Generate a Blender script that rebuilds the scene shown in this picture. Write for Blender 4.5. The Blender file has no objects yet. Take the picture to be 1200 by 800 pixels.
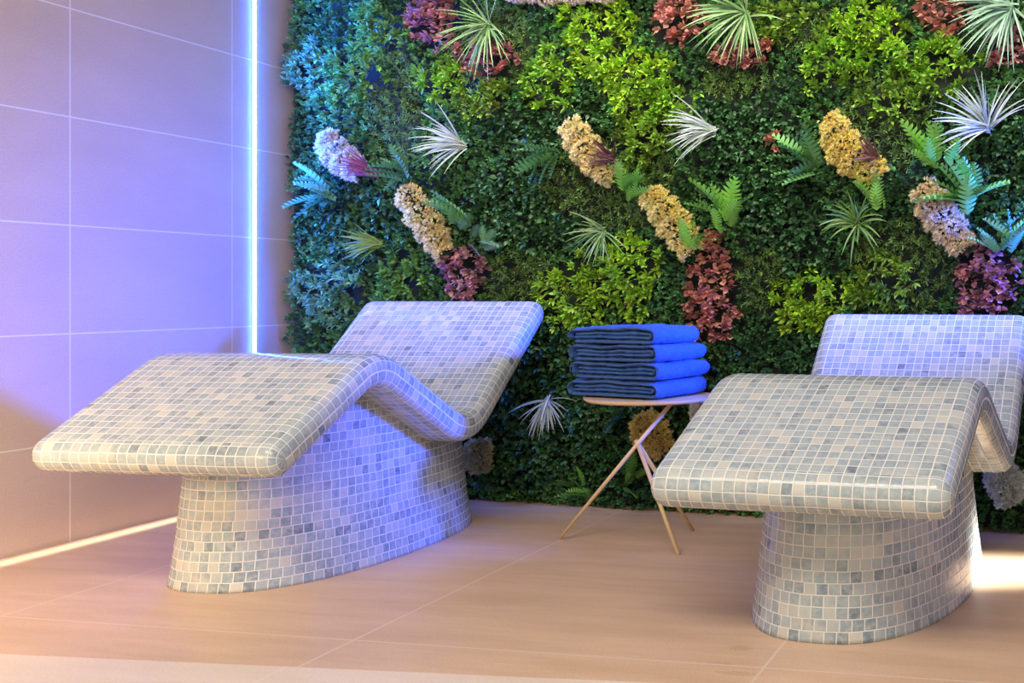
import bpy, bmesh, math, random
import numpy as np
from mathutils import Vector, Matrix
rng = np.random.default_rng(7)
random.seed(7)
COL = bpy.context.scene.collection
F, CX, HY, H = 1300.0, 1000.0, 343.0, 0.9          # focal length and principal point (in 1200x800), eye height

# ------------------------------------------------------------------ helpers
def link(o, parent=None):
    COL.objects.link(o)
    if parent is not None: o.parent = parent
    return o
def tag(o, label=None, cat=None, group=None, kind=None):
    if label: o['label'] = label
    if cat: o['category'] = cat
    if group: o['group'] = group
    if kind: o['kind'] = kind
    return o
def empty(name, loc=(0, 0, 0), rz=0.0):
    o = bpy.data.objects.new(name, None); COL.objects.link(o)
    o.location = loc; o.rotation_euler = (0, 0, rz); o.empty_display_size = .1
    return o
def mesh_obj(name, verts, faces, m, parent=None, smooth=False, uv=None, col=None):
    me = bpy.data.meshes.new(name)
    verts = [tuple(map(float, v)) for v in verts]
    me.from_pydata(verts, [], faces); me.update()
    if uv is not None:
        l = me.uv_layers.new(name='UVMap'); l.data.foreach_set('uv', np.asarray(uv, dtype=np.float32).ravel())
    me.materials.append(m)
    if smooth: me.polygons.foreach_set('use_smooth', [True] * len(me.polygons))
    o = bpy.data.objects.new(name, me)
    return link(o, parent)
def big_mesh(name, V, T, C, m, parent=None, smooth=False):
    """V (n,3) verts, T (k,3) triangles, C (n,3) per-vertex colour"""
    me = bpy.data.meshes.new(name)
    me.vertices.add(len(V)); me.vertices.foreach_set('co', V.astype(np.float32).ravel())
    me.loops.add(T.size); me.loops.foreach_set('vertex_index', T.astype(np.int32).ravel())
    me.polygons.add(len(T)); me.polygons.foreach_set('loop_start', np.arange(0, T.size, 3, dtype=np.int32))
    me.polygons.foreach_set('loop_total', np.full(len(T), 3, dtype=np.int32))
    me.update(calc_edges=True); me.validate()
    at = me.color_attributes.new('tint', 'FLOAT_COLOR', 'POINT')
    c4 = np.ones((len(V), 4), dtype=np.float32); c4[:, :3] = C
    at.data.foreach_set('color', c4.ravel())
    me.materials.append(m)
    if smooth: me.polygons.foreach_set('use_smooth', [True] * len(me.polygons))
    return link(bpy.data.objects.new(name, me), parent)
def new_mat(name):
    m = bpy.data.materials.new(name); m.use_nodes = True
    nt = m.node_tree; b = nt.nodes['Principled BSDF']
    return m, nt, b
def N(nt, t, **kw):
    n = nt.nodes.new(t)
    for k, v in kw.items():
        if k in n.inputs.keys() if isinstance(k, str) else False: n.inputs[k].default_value = v
        else: setattr(n, k, v)
    return n
def math_node(nt, op, a, b=None, c=None):
    n = nt.nodes.new('ShaderNodeMath'); n.operation = op
    for i, x in enumerate((a, b, c)):
        if x is None: continue
        if isinstance(x, (int, float)): n.inputs[i].default_value = x
        else: nt.links.new(x, n.inputs[i])
    return n.outputs[0]
def mix_col(nt, fac, a, b, mode='MIX'):
    n = nt.nodes.new('ShaderNodeMix'); n.data_type = 'RGBA'; n.blend_type = mode
    for sock, x in ((n.inputs[0], fac), (n.inputs[6], a), (n.inputs[7], b)):
        if isinstance(x, (int, float)): sock.default_value = x
        elif isinstance(x, tuple): sock.default_value = (*x, 1)
        else: nt.links.new(x, sock)
    return n.outputs[2]

# ------------------------------------------------------------------ materials
def mat_mosaic(name, row=0.0):
    m, nt, b = new_mat(name)
    P = 0.0301
    uv = nt.nodes.new('ShaderNodeUVMap')
    sx = nt.nodes.new('ShaderNodeSeparateXYZ'); nt.links.new(uv.outputs[0], sx.inputs[0])
    nz = N(nt, 'ShaderNodeTexNoise'); nz.inputs['Scale'].default_value = 9; nz.inputs['Detail'].default_value = 1
    nt.links.new(uv.outputs[0], nz.inputs['Vector'])
    wob = math_node(nt, 'MULTIPLY', math_node(nt, 'SUBTRACT', nz.outputs[0], .5), .16)
    cu = math_node(nt, 'ADD', math_node(nt, 'DIVIDE', sx.outputs[0], P), wob)
    cv = math_node(nt, 'ADD', math_node(nt, 'DIVIDE', sx.outputs[1], P), wob)
    if row:                                    # every course of the plinth is laid with its own small offset
        rw = nt.nodes.new('ShaderNodeTexWhiteNoise'); rw.noise_dimensions = '1D'; nt.links.new(math_node(nt, 'FLOOR', cv), rw.inputs['W'])
        cu = math_node(nt, 'ADD', cu, math_node(nt, 'MULTIPLY', rw.outputs['Value'], row))
    fu, fv = math_node(nt, 'FLOOR', cu), math_node(nt, 'FLOOR', cv)
    cell = nt.nodes.new('ShaderNodeCombineXYZ'); nt.links.new(fu, cell.inputs[0]); nt.links.new(fv, cell.inputs[1])
    wn = nt.nodes.new('ShaderNodeTexWhiteNoise'); wn.noise_dimensions = '3D'; nt.links.new(cell.outputs[0], wn.inputs['Vector'])
    # grout mask from the distance to the nearest joint
    def edge(c):
        fr = math_node(nt, 'FRACT', c)
        return math_node(nt, 'MINIMUM', fr, math_node(nt, 'SUBTRACT', 1.0, fr))
    e = math_node(nt, 'MINIMUM', edge(cu), edge(cv))
    gm = nt.nodes.new('ShaderNodeMapRange'); gm.interpolation_type = 'SMOOTHSTEP'
    gm.inputs[1].default_value = .035; gm.inputs[2].default_value = .065; nt.links.new(e, gm.inputs[0])
    # tile colours
    r = nt.nodes.new('ShaderNodeValToRGB'); nt.links.new(wn.outputs['Value'], r.inputs[0])
    el = r.color_ramp.elements
    el[0].position = 0; el[0].color = (.15, .20, .235, 1)
    el[1].position = 1; el[1].color = (.6, .58, .5, 1)
    for p, c in ((.04, (.21, .265, .30, 1)), (.16, (.28, .35, .38, 1)), (.42, (.31, .375, .395, 1)), (.72, (.375, .43, .435, 1)), (.88, (.44, .48, .465, 1)), (.95, (.53, .52, .45, 1))):
        x = el.new(p); x.color = c
    tc = nt.nodes.new('ShaderNodeTexCoord')
    addv = nt.nodes.new('ShaderNodeVectorMath'); addv.operation = 'ADD'
    nt.links.new(uv.outputs[0], addv.inputs[0]); nt.links.new(wn.outputs['Color'], addv.inputs[1])
    n2 = N(nt, 'ShaderNodeTexNoise'); n2.inputs['Scale'].default_value = 55; n2.inputs['Detail'].default_value = 5; n2.inputs['Roughness'].default_value = .65
    nt.links.new(addv.outputs[0], n2.inputs['Vector'])
    vein = nt.nodes.new('ShaderNodeMapRange'); vein.inputs[1].default_value = .42; vein.inputs[2].default_value = .72
    vein.inputs[3].default_value = 0; vein.inputs[4].default_value = .85; nt.links.new(n2.outputs[0], vein.inputs[0])
    c1 = mix_col(nt, vein.outputs[0], r.outputs[0], (.52, .54, .50))
    n3 = N(nt, 'ShaderNodeTexNoise'); n3.inputs['Scale'].default_value = 6; n3.inputs['Detail'].default_value = 2
    nt.links.new(uv.outputs[0], n3.inputs['Vector'])
    pt = nt.nodes.new('ShaderNodeMapRange'); pt.inputs[1].default_value = .58; pt.inputs[2].default_value = .72; pt.inputs[4].default_value = .55
    nt.links.new(n3.outputs[0], pt.inputs[0])
    c1 = mix_col(nt, pt.outputs[0], c1, (.60, .56, .45))
    c = mix_col(nt, gm.outputs[0], (.78, .76, .68), c1)
    nt.links.new(c, b.inputs['Base Color'])
    rr = nt.nodes.new('ShaderNodeMapRange'); rr.inputs[3].default_value = .6; rr.inputs[4].default_value = .13; nt.links.new(gm.outputs[0], rr.inputs[0])
    nt.links.new(rr.outputs[0], b.inputs['Roughness'])
    # each chip sits at a slightly different tilt
    sc_ = nt.nodes.new('ShaderNodeSeparateColor'); nt.links.new(wn.outputs['Color'], sc_.inputs[0])
    tilt = math_node(nt, 'ADD', math_node(nt, 'MULTIPLY', math_node(nt, 'FRACT', cu), math_node(nt, 'SUBTRACT', sc_.outputs[0], .5)), gm.outputs[0])
    tilt = math_node(nt, 'ADD', tilt, math_node(nt, 'MULTIPLY', math_node(nt, 'FRACT', cv), math_node(nt, 'SUBTRACT', sc_.outputs[1], .5)))
    bp = nt.nodes.new('ShaderNodeBump'); bp.inputs['Strength'].default_value = .6; bp.inputs['Distance'].default_value = .0022
    nt.links.new(tilt, bp.inputs['Height']); nt.links.new(bp.outputs[0], b.inputs['Normal'])
    return m
def mat_tile(name, col, col2, grout, pw, ph, ox=0, oy=0, rough=.4, gw=.0022, stains=(), streak=1.0, bumpy=.1):
    m, nt, b = new_mat(name)
    uv = nt.nodes.new('ShaderNodeUVMap')
    sx = nt.nodes.new('ShaderNodeSeparateXYZ'); nt.links.new(uv.outputs[0], sx.inputs[0])
    def edge(s, p, o):
        c = math_node(nt, 'FRACT', math_node(nt, 'DIVIDE', math_node(nt, 'SUBTRACT', s, o), p))
        return math_node(nt, 'MULTIPLY', math_node(nt, 'MINIMUM', c, math_node(nt, 'SUBTRACT', 1.0, c)), p)
    e = math_node(nt, 'MINIMUM', edge(sx.outputs[0], pw, ox), edge(sx.outputs[1], ph, oy))
    gm = nt.nodes.new('ShaderNodeMapRange'); gm.interpolation_type = 'SMOOTHSTEP'
    gm.inputs[1].default_value = gw * .5; gm.inputs[2].default_value = gw * 1.1; nt.links.new(e, gm.inputs[0])
    mp = nt.nodes.new('ShaderNodeMapping'); mp.inputs['Scale'].default_value = (1.0, 5.0 * streak, 1); mp.inputs['Rotation'].default_value = (0, 0, .25)
    nt.links.new(uv.outputs[0], mp.inputs[0])
    n = N(nt, 'ShaderNodeTexNoise'); n.inputs['Scale'].default_value = 1.8; n.inputs['Detail'].default_value = 7; n.inputs['Roughness'].default_value = .6
    nt.links.new(mp.outputs[0], n.inputs['Vector'])
    mr = nt.nodes.new('ShaderNodeMapRange'); mr.inputs[1].default_value = .35; mr.inputs[2].default_value = .65; nt.links.new(n.outputs[0], mr.inputs[0])
    base = mix_col(nt, mr.outputs[0], col, col2)
    n2 = N(nt, 'ShaderNodeTexNoise'); n2.inputs['Scale'].default_value = 160; n2.inputs['Detail'].default_value = 3
    nt.links.new(uv.outputs[0], n2.inputs['Vector'])
    sp = nt.nodes.new('ShaderNodeMapRange'); sp.inputs[1].default_value = .3; sp.inputs[2].default_value = .7; sp.inputs[3].default_value = .93; sp.inputs[4].default_value = 1.07
    nt.links.new(n2.outputs[0], sp.inputs[0])
    sc = nt.nodes.new('ShaderNodeVectorMath'); sc.operation = 'SCALE'; nt.links.new(base, sc.inputs[0]); nt.links.new(sp.outputs[0], sc.inputs['Scale'])
    base = sc.outputs[0]
    for (x, y, rx, ry, st) in stains:          # dried puddle marks with a shape of their own
        dx = math_node(nt, 'DIVIDE', math_node(nt, 'SUBTRACT', sx.outputs[0], x), rx)
        dy = math_node(nt, 'DIVIDE', math_node(nt, 'SUBTRACT', sx.outputs[1], y), ry)
        d = math_node(nt, 'SQRT', math_node(nt, 'ADD', math_node(nt, 'MULTIPLY', dx, dx), math_node(nt, 'MULTIPLY', dy, dy)))
        d = math_node(nt, 'ADD', d, math_node(nt, 'MULTIPLY', math_node(nt, 'SUBTRACT', n2.outputs[0], .5), 1.2))
        k = nt.nodes.new('ShaderNodeMapRange'); k.inputs[1].default_value = .7; k.inputs[2].default_value = 1.1; k.inputs[3].default_value = st; k.inputs[4].default_value = 0
        nt.links.new(d, k.inputs[0])
        base = mix_col(nt, k.outputs[0], base, (.36, .19, .10))
    c = mix_col(nt, gm.outputs[0], grout, base)
    nt.links.new(c, b.inputs['Base Color'])
    b.inputs['Roughness'].default_value = rough
    bp = nt.nodes.new('ShaderNodeBump'); bp.inputs['Strength'].default_value = bumpy; bp.inputs['Distance'].default_value = .001
    nt.links.new(n2.outputs[0], bp.inputs['Height']); nt.links.new(bp.outputs[0], b.inputs['Normal'])
    return m
def mat_plain(name, col, rough=.6, metal=0.0, spec=.5, noise=0.0):
    m, nt, b = new_mat(name)
    b.inputs['Base Color'].default_value = (*col, 1); b.inputs['Roughness'].default_value = rough; b.inputs['Metallic'].default_value = metal
    b.inputs['Specular IOR Level'].default_value = spec
    if noise:
        n = N(nt, 'ShaderNodeTexNoise'); n.inputs['Scale'].default_value = 20; n.inputs['Detail'].default_value = 4
        tc = nt.nodes.new('ShaderNodeTexCoord'); nt.links.new(tc.outputs['Object'], n.inputs['Vector'])
        nt.links.new(mix_col(nt, n.outputs[0], tuple(c * (1 - noise) for c in col), tuple(min(1, c * (1 + noise)) for c in col)), b.inputs['Base Color'])
    return m
def mat_leaf(name, rough=.45, trans=.12, spec=.4):
    m, nt, b = new_mat(name)
    a = nt.nodes.new('ShaderNodeAttribute'); a.attribute_name = 'tint'
    nt.links.new(a.outputs['Color'], b.inputs['Base Color'])
    b.inputs['Roughness'].default_value = rough; b.inputs['Specular IOR Level'].default_value = spec
    if trans:
        tr = nt.nodes.new('ShaderNodeBsdfTranslucent'); nt.links.new(a.outputs['Color'], tr.inputs[0])
        mx = nt.nodes.new('ShaderNodeMixShader'); mx.inputs[0].default_value = trans
        nt.links.new(b.outputs[0], mx.inputs[1]); nt.links.new(tr.outputs[0], mx.inputs[2])
        nt.links.new(mx.outputs[0], nt.nodes['Material Output'].inputs[0])
    return m
def mat_emit(name, col, s):
    m = bpy.data.materials.new(name); m.use_nodes = True; nt = m.node_tree; nt.nodes.clear()
    e = nt.nodes.new('ShaderNodeEmission'); e.inputs[0].default_value = (*col, 1); e.inputs[1].default_value = s
    o = nt.nodes.new('ShaderNodeOutputMaterial'); nt.links.new(e.outputs[0], o.inputs[0]); return m
def mat_towel():
    m, nt, b = new_mat('navy_terry_cloth')
    tc = nt.nodes.new('ShaderNodeTexCoord')
    n = N(nt, 'ShaderNodeTexNoise'); n.inputs['Scale'].default_value = 420; n.inputs['Detail'].default_value = 3
    nt.links.new(tc.outputs['Object'], n.inputs['Vector'])
    n2 = N(nt, 'ShaderNodeTexNoise'); n2.inputs['Scale'].default_value = 25; n2.inputs['Detail'].default_value = 4
    nt.links.new(tc.outputs['Object'], n2.inputs['Vector'])
    f = math_node(nt, 'ADD', math_node(nt, 'MULTIPLY', n.outputs[0], .6), math_node(nt, 'MULTIPLY', n2.outputs[0], .4))
    nt.links.new(mix_col(nt, f, (.024, .074, .21), (.070, .16, .40)), b.inputs['Base Color'])
    b.inputs['Roughness'].default_value = .95; b.inputs['Specular IOR Level'].default_value = .1
    b.inputs['Sheen Weight'].default_value = .25; b.inputs['Sheen Roughness'].default_value = .4; b.inputs['Sheen Tint'].default_value = (.35, .5, .9, 1)
    bp = nt.nodes.new('ShaderNodeBump'); bp.inputs['Strength'].default_value = .9; bp.inputs['Distance'].default_value = .002
    nt.links.new(n.outputs[0], bp.inputs['Height']); nt.links.new(bp.outputs[0], b.inputs['Normal'])
    return m

M_MOSAIC = mat_mosaic('marble_mosaic'); M_MOSAIC_ROWS = mat_mosaic('marble_mosaic_in_courses', .45)
M_LEAF = mat_leaf('leaf'); M_PETAL = mat_leaf('petal', .7, .2, .2); M_BLADE = mat_leaf('blade', .4, .15)
M_GOLD = mat_plain('beige_powder_coated_metal', (.70, .49, .25), .38, 0.0, .5, .06)
M_TOWEL = mat_towel(); M_HEM = mat_plain('towel_hem', (.07, .13, .27), .9, 0, .1)
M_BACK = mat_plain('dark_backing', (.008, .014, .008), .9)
M_PLASTER = mat_plain('plaster', (.62, .58, .54), .8)

# ------------------------------------------------------------------ the room
mL = 255.0 / F                                       # direction of the left wall in plan
wl = lambda Y: -2.885 + mL * (Y - 3.75)              # its x at depth Y
dl = Vector((mL, 1)).normalized()                    # unit vector along the left wall
nl = Vector((dl.y, -dl.x))                           # pointing into the room
P0 = Vector((-1.66, 4.795)); eg = Vector((.634 + 1.66, 4.12 - 4.795)).normalized()   # foot of the green wall
ng = Vector((eg.y, -eg.x))                           # into the room
def wall_uv(u, v, d=0.0):
    """point of the green wall plane (t along it, z up) seen at pixel u, v"""
    k = (u - CX) / F
    q = P0 + ng * d
    # (kY, Y) = q + eg*t
    t = (q.x - k * q.y) / (k * eg.y - eg.x); Y = q.y + eg.y * t
    return t, H - (v - HY) / F * Y
def W(t, z, d=0.0):
    p = P0 + eg * t + ng * d
    return Vector((p.x, p.y, z))
tL = wall_uv(328, 300)[0]                            # the corner with the left wall
tR = 3.05
CEIL = 2.75
def slab(name, a, b, z0, z1, th, side, m, o=(0, 0), flip=False):
    """upright slab from plan point a to b; `side` is the outward thickness direction; uv = (along, z) in metres"""
    a, b = Vector(a), Vector(b); n = Vector(side) * th
    L = (b - a).length
    V = [(a.x, a.y, z0), (b.x, b.y, z0), (b.x, b.y, z1), (a.x, a.y, z1)]
    V += [(x + n.x, y + n.y, z) for x, y, z in V]
    Fc = [(0, 1, 2, 3), (5, 4, 7, 6), (4, 0, 3, 7), (1, 5, 6, 2), (3, 2, 6, 7), (4, 5, 1, 0)]
    u = [(0, z0), (L, z0), (L, z1), (0, z1)] * 2
    uv = [u[i] for f in Fc for i in f]
    ob = mesh_obj(name, V, Fc, m, uv=uv); tag(ob, kind='structure'); return ob

# left wall: 2:1 porcelain tiles; it starts at Y0w
Y0w = -1.2
a = Vector((wl(Y0w), Y0w)); b = Vector((wl(5.35), 5.35))
toV = lambda Y: (Vector((wl(Y), Y)) - a).length
s82, s272 = toV(4.013), toV(4.788)
M_WALL = mat_tile('left_wall_tile', (.54, .42, .37), (.59, .465, .41), (.76, .72, .72), s272 - s82, .392, s82 % (s272 - s82), .36, .5, .0030, streak=.4)
slab('wall_left', a, b, .0, CEIL, .15, -nl, M_WALL)
# floor
fo = Vector((wl(3.0), 3.0))
def floor_poly(name, pts, z, m):
    V = [(x, y, z) for x, y in pts]; k = len(V)
    V += [(x, y, z - .06) for x, y in pts]
    Fc = [tuple(range(k)), tuple(range(2 * k - 1, k - 1, -1))] + [(i, i + k, (i + 1) % k + k, (i + 1) % k) for i in range(k)]
    def fuv(p):
        d = Vector((p[0], p[1])) - fo
        return (d.dot(nl), d.dot(dl))
    uv = [fuv(V[i]) for f in Fc for i in f]
    o = mesh_obj(name, V, Fc, m, uv=uv); return tag(o, kind='structure')
def fuv_px(u, v):
    Y = F * H / (v - HY); p = Vector(((u - CX) / F * Y, Y)) - fo
    return p.dot(nl), p.dot(dl)
gB = fuv_px(600, 660); gC = fuv_px(900, 776); gA = fuv_px(210, 736)
st = []
for (u, v, rx, ry, s) in ((868, 759, .034, .022, .28), (845, 777, .034, .012, .18), (866, 789, .06, .016, .28), (1000, 764, .05, .012, .12)):
    x, y = fuv_px(u, v); st.append((x, y, rx, ry, s))
PWf = abs(gC[0] - gB[0])
M_FLOOR = mat_tile('floor_tile', (.61, .41, .25), (.71, .49, .32), (.74, .56, .42), PWf, 1.7, gB[0], gA[1], .46, .0045, st, 1.2)
M_FLOOR2 = mat_tile('floor_tile_pale', (.74, .60, .46), (.80, .66, .52), (.85, .7, .6), .8, 9., .1, 3., .45, .003)
fl = lambda X: 2.766 - .1226 * (X + 2.128)            # front edge of the tiled area in plan
XR = lambda Y: 1.42 + mL * (Y - 3.5)                  # right wall
back = lambda X: P0.y + eg.y / eg.x * (X - P0.x) + .35
floor_poly('floor', [(-3.25, fl(-3.25)), (2.0, fl(2.0)), (2.0, back(2.0)), (-3.0, back(-3.0))], 0, M_FLOOR)
floor_poly('trim_1', [(-4.2, -1.4), (2.0, -1.4), (2.0, fl(2.0)), (-4.2, fl(-4.2))], 0, M_FLOOR2)
# back wall behind the planting, right wall, ceiling
slab('wall_back', W(tL - .35, 0, -.12).xy, W(tR + .5, 0, -.12).xy, 0, CEIL, .12, -ng, M_PLASTER)
yb = back(1.6) - .1
slab('wall_right', (XR(2.2), 2.2), (XR(yb), yb), 0, CEIL, .12, nl, M_WALL)
V = [(-4.3, -1.4, CEIL), (2.1, -1.4, CEIL), (2.1, 5.6, CEIL), (-4.3, 5.6, CEIL)]
V += [(x, y, z + .1) for x, y, z in V]
tag(mesh_obj('ceiling', V, [(3, 2, 1, 0), (4, 5, 6, 7), (0, 1, 5, 4), (1, 2, 6, 5), (2, 3, 7, 6), (3, 0, 4, 7)], M_PLASTER), kind='structure')

# ------------------------------------------------------------------ light fittings
def rod(a, b, r, seg=16):
    """tapering tube between two points -> verts, faces; r = (ra, rb)"""
    a, b = Vector(a), Vector(b); d = (b - a).normalized()
    x = d.orthogonal().normalized(); y = d.cross(x)
    V, Fc = [], []
    for p, rr in ((a, r[0]), (b, r[1])):
        for i in range(seg):
            t = 2 * math.pi * i / seg
            V.append(p + (x * math.cos(t) + y * math.sin(t)) * rr)
    for i in range(seg):
        j = (i + 1) % seg; Fc.append((i, j, seg + j, seg + i))
    Fc += [tuple(range(seg - 1, -1, -1)), tuple(range(seg, 2 * seg))]
    return V, Fc
M_BLUE = mat_emit('blue_led_diffuser', (.035, .14, 1.0), 110)
M_CHAN = mat_plain('aluminium_channel', (.6, .6, .62), .35, 1.0)
def led_strip(name, Y, xf, n, label, mat):
    p = Vector((xf(Y), Y)); root = empty(name, (p.x, p.y, .0))
    d = dl; hw = .0065
    def prism(sec, z0, z1):
        V = []
        for z in (z0, z1):
            for s, k in sec: V.append((d.x * s + n.x * k, d.y * s + n.y * k, z))
        m = len(sec); Fc = [(i, (i + 1) % m, (i + 1) % m + m, i + m) for i in range(m)] + [tuple(range(m - 1, -1, -1)), tuple(range(m, 2 * m))]
        return V, Fc
    sec = [(hw * math.cos(t), .003 + .010 * math.sin(t)) for t in np.linspace(0, math.pi, 12)]
    V, Fc = prism(sec, .02, CEIL - .02); mesh_obj('diffuser', V, Fc, mat, root, True)
    V, Fc = prism([(-hw - .003, .0005), (hw + .003, .0005), (hw + .003, .003), (-hw - .003, .003)], .0, CEIL - .001)
    mesh_obj('channel', V, Fc, M_CHAN, root)
    return tag(root, label, 'light')
led_strip('led_strip', 4.913, wl, nl, 'tall glowing blue LED strip set upright on the beige tiled wall beside the plants', M_BLUE)

# ------------------------------------------------------------------ loungers
def profile(q):
    t = q['LT'] / 2
    P = [Vector((t, q['zF'])), Vector((q['sK'], q['zK'])), Vector((q['sS'], q['zS'])), Vector((q['sH'] - t * .6, q['zH']))]
    cut = [0, (.10, .10), (.13, .13), 0]
    out = [P[0]]
    for i in (1, 2):
        d0 = (P[i - 1] - P[i]).normalized() * cut[i][0]; d1 = (P[i + 1] - P[i]).normalized() * cut[i][1]
        A, B = P[i] + d0, P[i] + d1
        last = out[-1]
        for k in range(1, 7): out.append(last.lerp(A, k / 6))
        for k in range(1, 13):
            s = k / 12; out.append(A * (1 - s) ** 2 + P[i] * 2 * s * (1 - s) + B * s * s)
    last = out[-1]
    for k in range(1, 11): out.append(last.lerp(P[3], k / 10))
    return out
def prof_z(s, PROF):
    for a, b in zip(PROF[:-1], PROF[1:]):
        if a.x <= s <= b.x: return a.y + (b.y - a.y) * (s - a.x) / (b.x - a.x)
    return PROF[0].y if s < PROF[0].x else PROF[-1].y
def slab_mesh(q):
    P = profile(q); LW, LT, sk = q['LW'], q['LT'], q['sk']; n = len(P); r = LT / 2
    nor, tan = [], []
    for i in range(n):
        t = (P[min(i + 1, n - 1)] - P[max(i - 1, 0)]).normalized(); tan.append(t); nor.append(Vector((-t.y, t.x)))
    def loop(h):
        L = [P[i] + nor[i] * h for i in range(n)]
        for k in range(1, 9):
            a = math.pi * k / 9; L.append(P[-1] + (nor[-1] * math.cos(a) + tan[-1] * math.sin(a)) * h)
        L += [P[i] - nor[i] * h for i in range(n - 1, -1, -1)]
        for k in range(1, 9):
            a = math.pi * k / 9; L.append(P[0] + (-nor[0] * math.cos(a) - tan[0] * math.sin(a)) * h)
        return L
    full = loop(r); m = len(full)
    v = [0.0]
    for i in range(1, m + 1): v.append(v[-1] + (full[i % m] - full[i - 1]).length)
    # lateral stations: (lateral, half thickness, u)
    st = []; e = .72
    fh = LW / 2 - r
    K = 9
    side = []
    for k in range(0, K + 1):
        a = math.pi / 2 * k / K
        side.append((fh + r * math.sin(a) ** e, max(r * math.cos(a) ** e, .0006), .3311 + .0903 * k / K))
    flat = [(x * fh, r, x * .3311) for x in np.linspace(-1, 1, 15)[1:-1]]
    st = [(-l, h, -u) for l, h, u in reversed(side)] + flat + side
    V, Fc, UV = [], [], []
    for l, h, u in st:
        for p in loop(h):
            V.append((l, p.x, p.y))
    ns = len(st)
    V = [(x * math.cos(sk), y - x * math.sin(sk), z) for x, y, z in V]
    for j in range(ns - 1):
        for i in range(m):
            i2 = (i + 1) % m
            Fc.append((j * m + i, j * m + i2, (j + 1) * m + i2, (j + 1) * m + i))
            UV += [(st[j][2], v[i]), (st[j][2], v[i + 1]), (st[j + 1][2], v[i + 1]), (st[j + 1][2], v[i])]
    for j in (0, ns - 1):                     # close the flattened rims
        idx = [j * m + i for i in range(m)]
        f = tuple(idx) if j == 0 else tuple(reversed(idx))
        Fc.append(f); UV += [(st[j][2], v[k % m]) for k in (range(m) if j == 0 else reversed(range(m)))]
    return V, Fc, UV
def base_mesh(q):
    PROF = profile(q); sk = q['sk']; a0, b0, sB = q['a0'], q['b0'], q['sB']; e = 2 / 2.4; n = 96
    zs = [0, .012, .04, .08, .12, .16, .2, .24, .28, .32, .36, .40, .44, .48, .52, .56]
    V, Fc, UV, arcs = [], [], [], []
    for z in zs:
        f = .035 * min(1, z / .38) ** .75 * 1.25
        ring = []
        for i in range(n):
            t = 2 * math.pi * i / n + math.pi / 2
            c, s_ = math.cos(t), math.sin(t)
            a, b = a0 - f, b0 - f
            x = b * math.copysign(abs(c) ** e, c); y = sB + a * math.copysign(abs(s_) ** e, s_)
            ring.append(Vector((x, y, min(z, prof_z(y, PROF) - .02))))
        ar = [0.0]
        for i in range(1, n + 1): ar.append(ar[-1] + (ring[i % n] - ring[i - 1]).xy.length)
        k = .0301 * round(2.9 * (q['a0'] + q['b0']) / .0301 * .52 * 2) / ar[-1] if not arcs else (arcs[0][-1] - arcs[0][0]) / ar[-1]
        arcs.append([x * k for x in ar]); V += ring
    V = [(x * math.cos(sk), y - x * math.sin(sk), z) for x, y, z in V]
    for j in range(len(zs) - 1):
        for i in range(n):
            i2 = (i + 1) % n
            Fc.append((j * n + i, j * n + i2, (j + 1) * n + i2, (j + 1) * n + i))
            z0, z1 = [V[j * n + i][2], V[j * n + i2][2]], [V[(j + 1) * n + i2][2], V[(j + 1) * n + i][2]]
            UV += [(arcs[j][i], z0[0]), (arcs[j][i + 1], z0[1]), (arcs[j + 1][i + 1], z1[0]), (arcs[j + 1][i], z1[1])]
    for base, rev in ((0, True), ((len(zs) - 1) * n, False)):
        idx = [base + i for i in range(n)]
        if rev: idx.reverse()
        Fc.append(tuple(idx)); UV += [(V[i][0], V[i][1]) for i in idx]
    return V, Fc, UV
def make_lounger(q, label):
    root = empty('tiled_lounger', (q['X'], q['Y'], 0), -q['ang'])
    V, Fc, UV = slab_mesh(q); s = mesh_obj('reclining_slab', V, Fc, M_MOSAIC, root, True, UV)
    V, Fc, UV = base_mesh(q); b = mesh_obj('plinth', V, Fc, M_MOSAIC_ROWS, root, True, UV)
    for o in (s, b):
        bm = bmesh.new(); bm.from_mesh(o.data); bmesh.ops.recalc_face_normals(bm, faces=bm.faces); bm.to_mesh(o.data); bm.free()
    return tag(root, label, 'lounger', 'mosaic tiled loungers in front of the green wall')
make_lounger({'X': -1.999, 'Y': 3.135, 'ang': 0.213, 'sk': -0.061, 'LW': 0.785, 'zF': 0.431, 'sK': 0.492, 'zK': 0.675, 'sS': 1.02, 'zS': 0.374, 'sH': 1.565, 'zH': 0.812, 'a0': 0.629, 'b0': 0.308, 'sB': 0.818, 'LT': 0.106},
             'mosaic tiled lounger on the left, between the beige wall and the towel table')
make_lounger({'X': -.148, 'Y': 2.684, 'ang': 0.28, 'sk': -0.034, 'LW': 0.772, 'zF': 0.413, 'sK': 0.508, 'zK': 0.629, 'sS': 1.10, 'zS': 0.335, 'sH': 1.544, 'zH': 0.763, 'a0': 0.632, 'b0': 0.308, 'sB': 0.801, 'LT': 0.113},
             'mosaic tiled lounger on the right, beyond the towel table, its head end lit blue')

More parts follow.
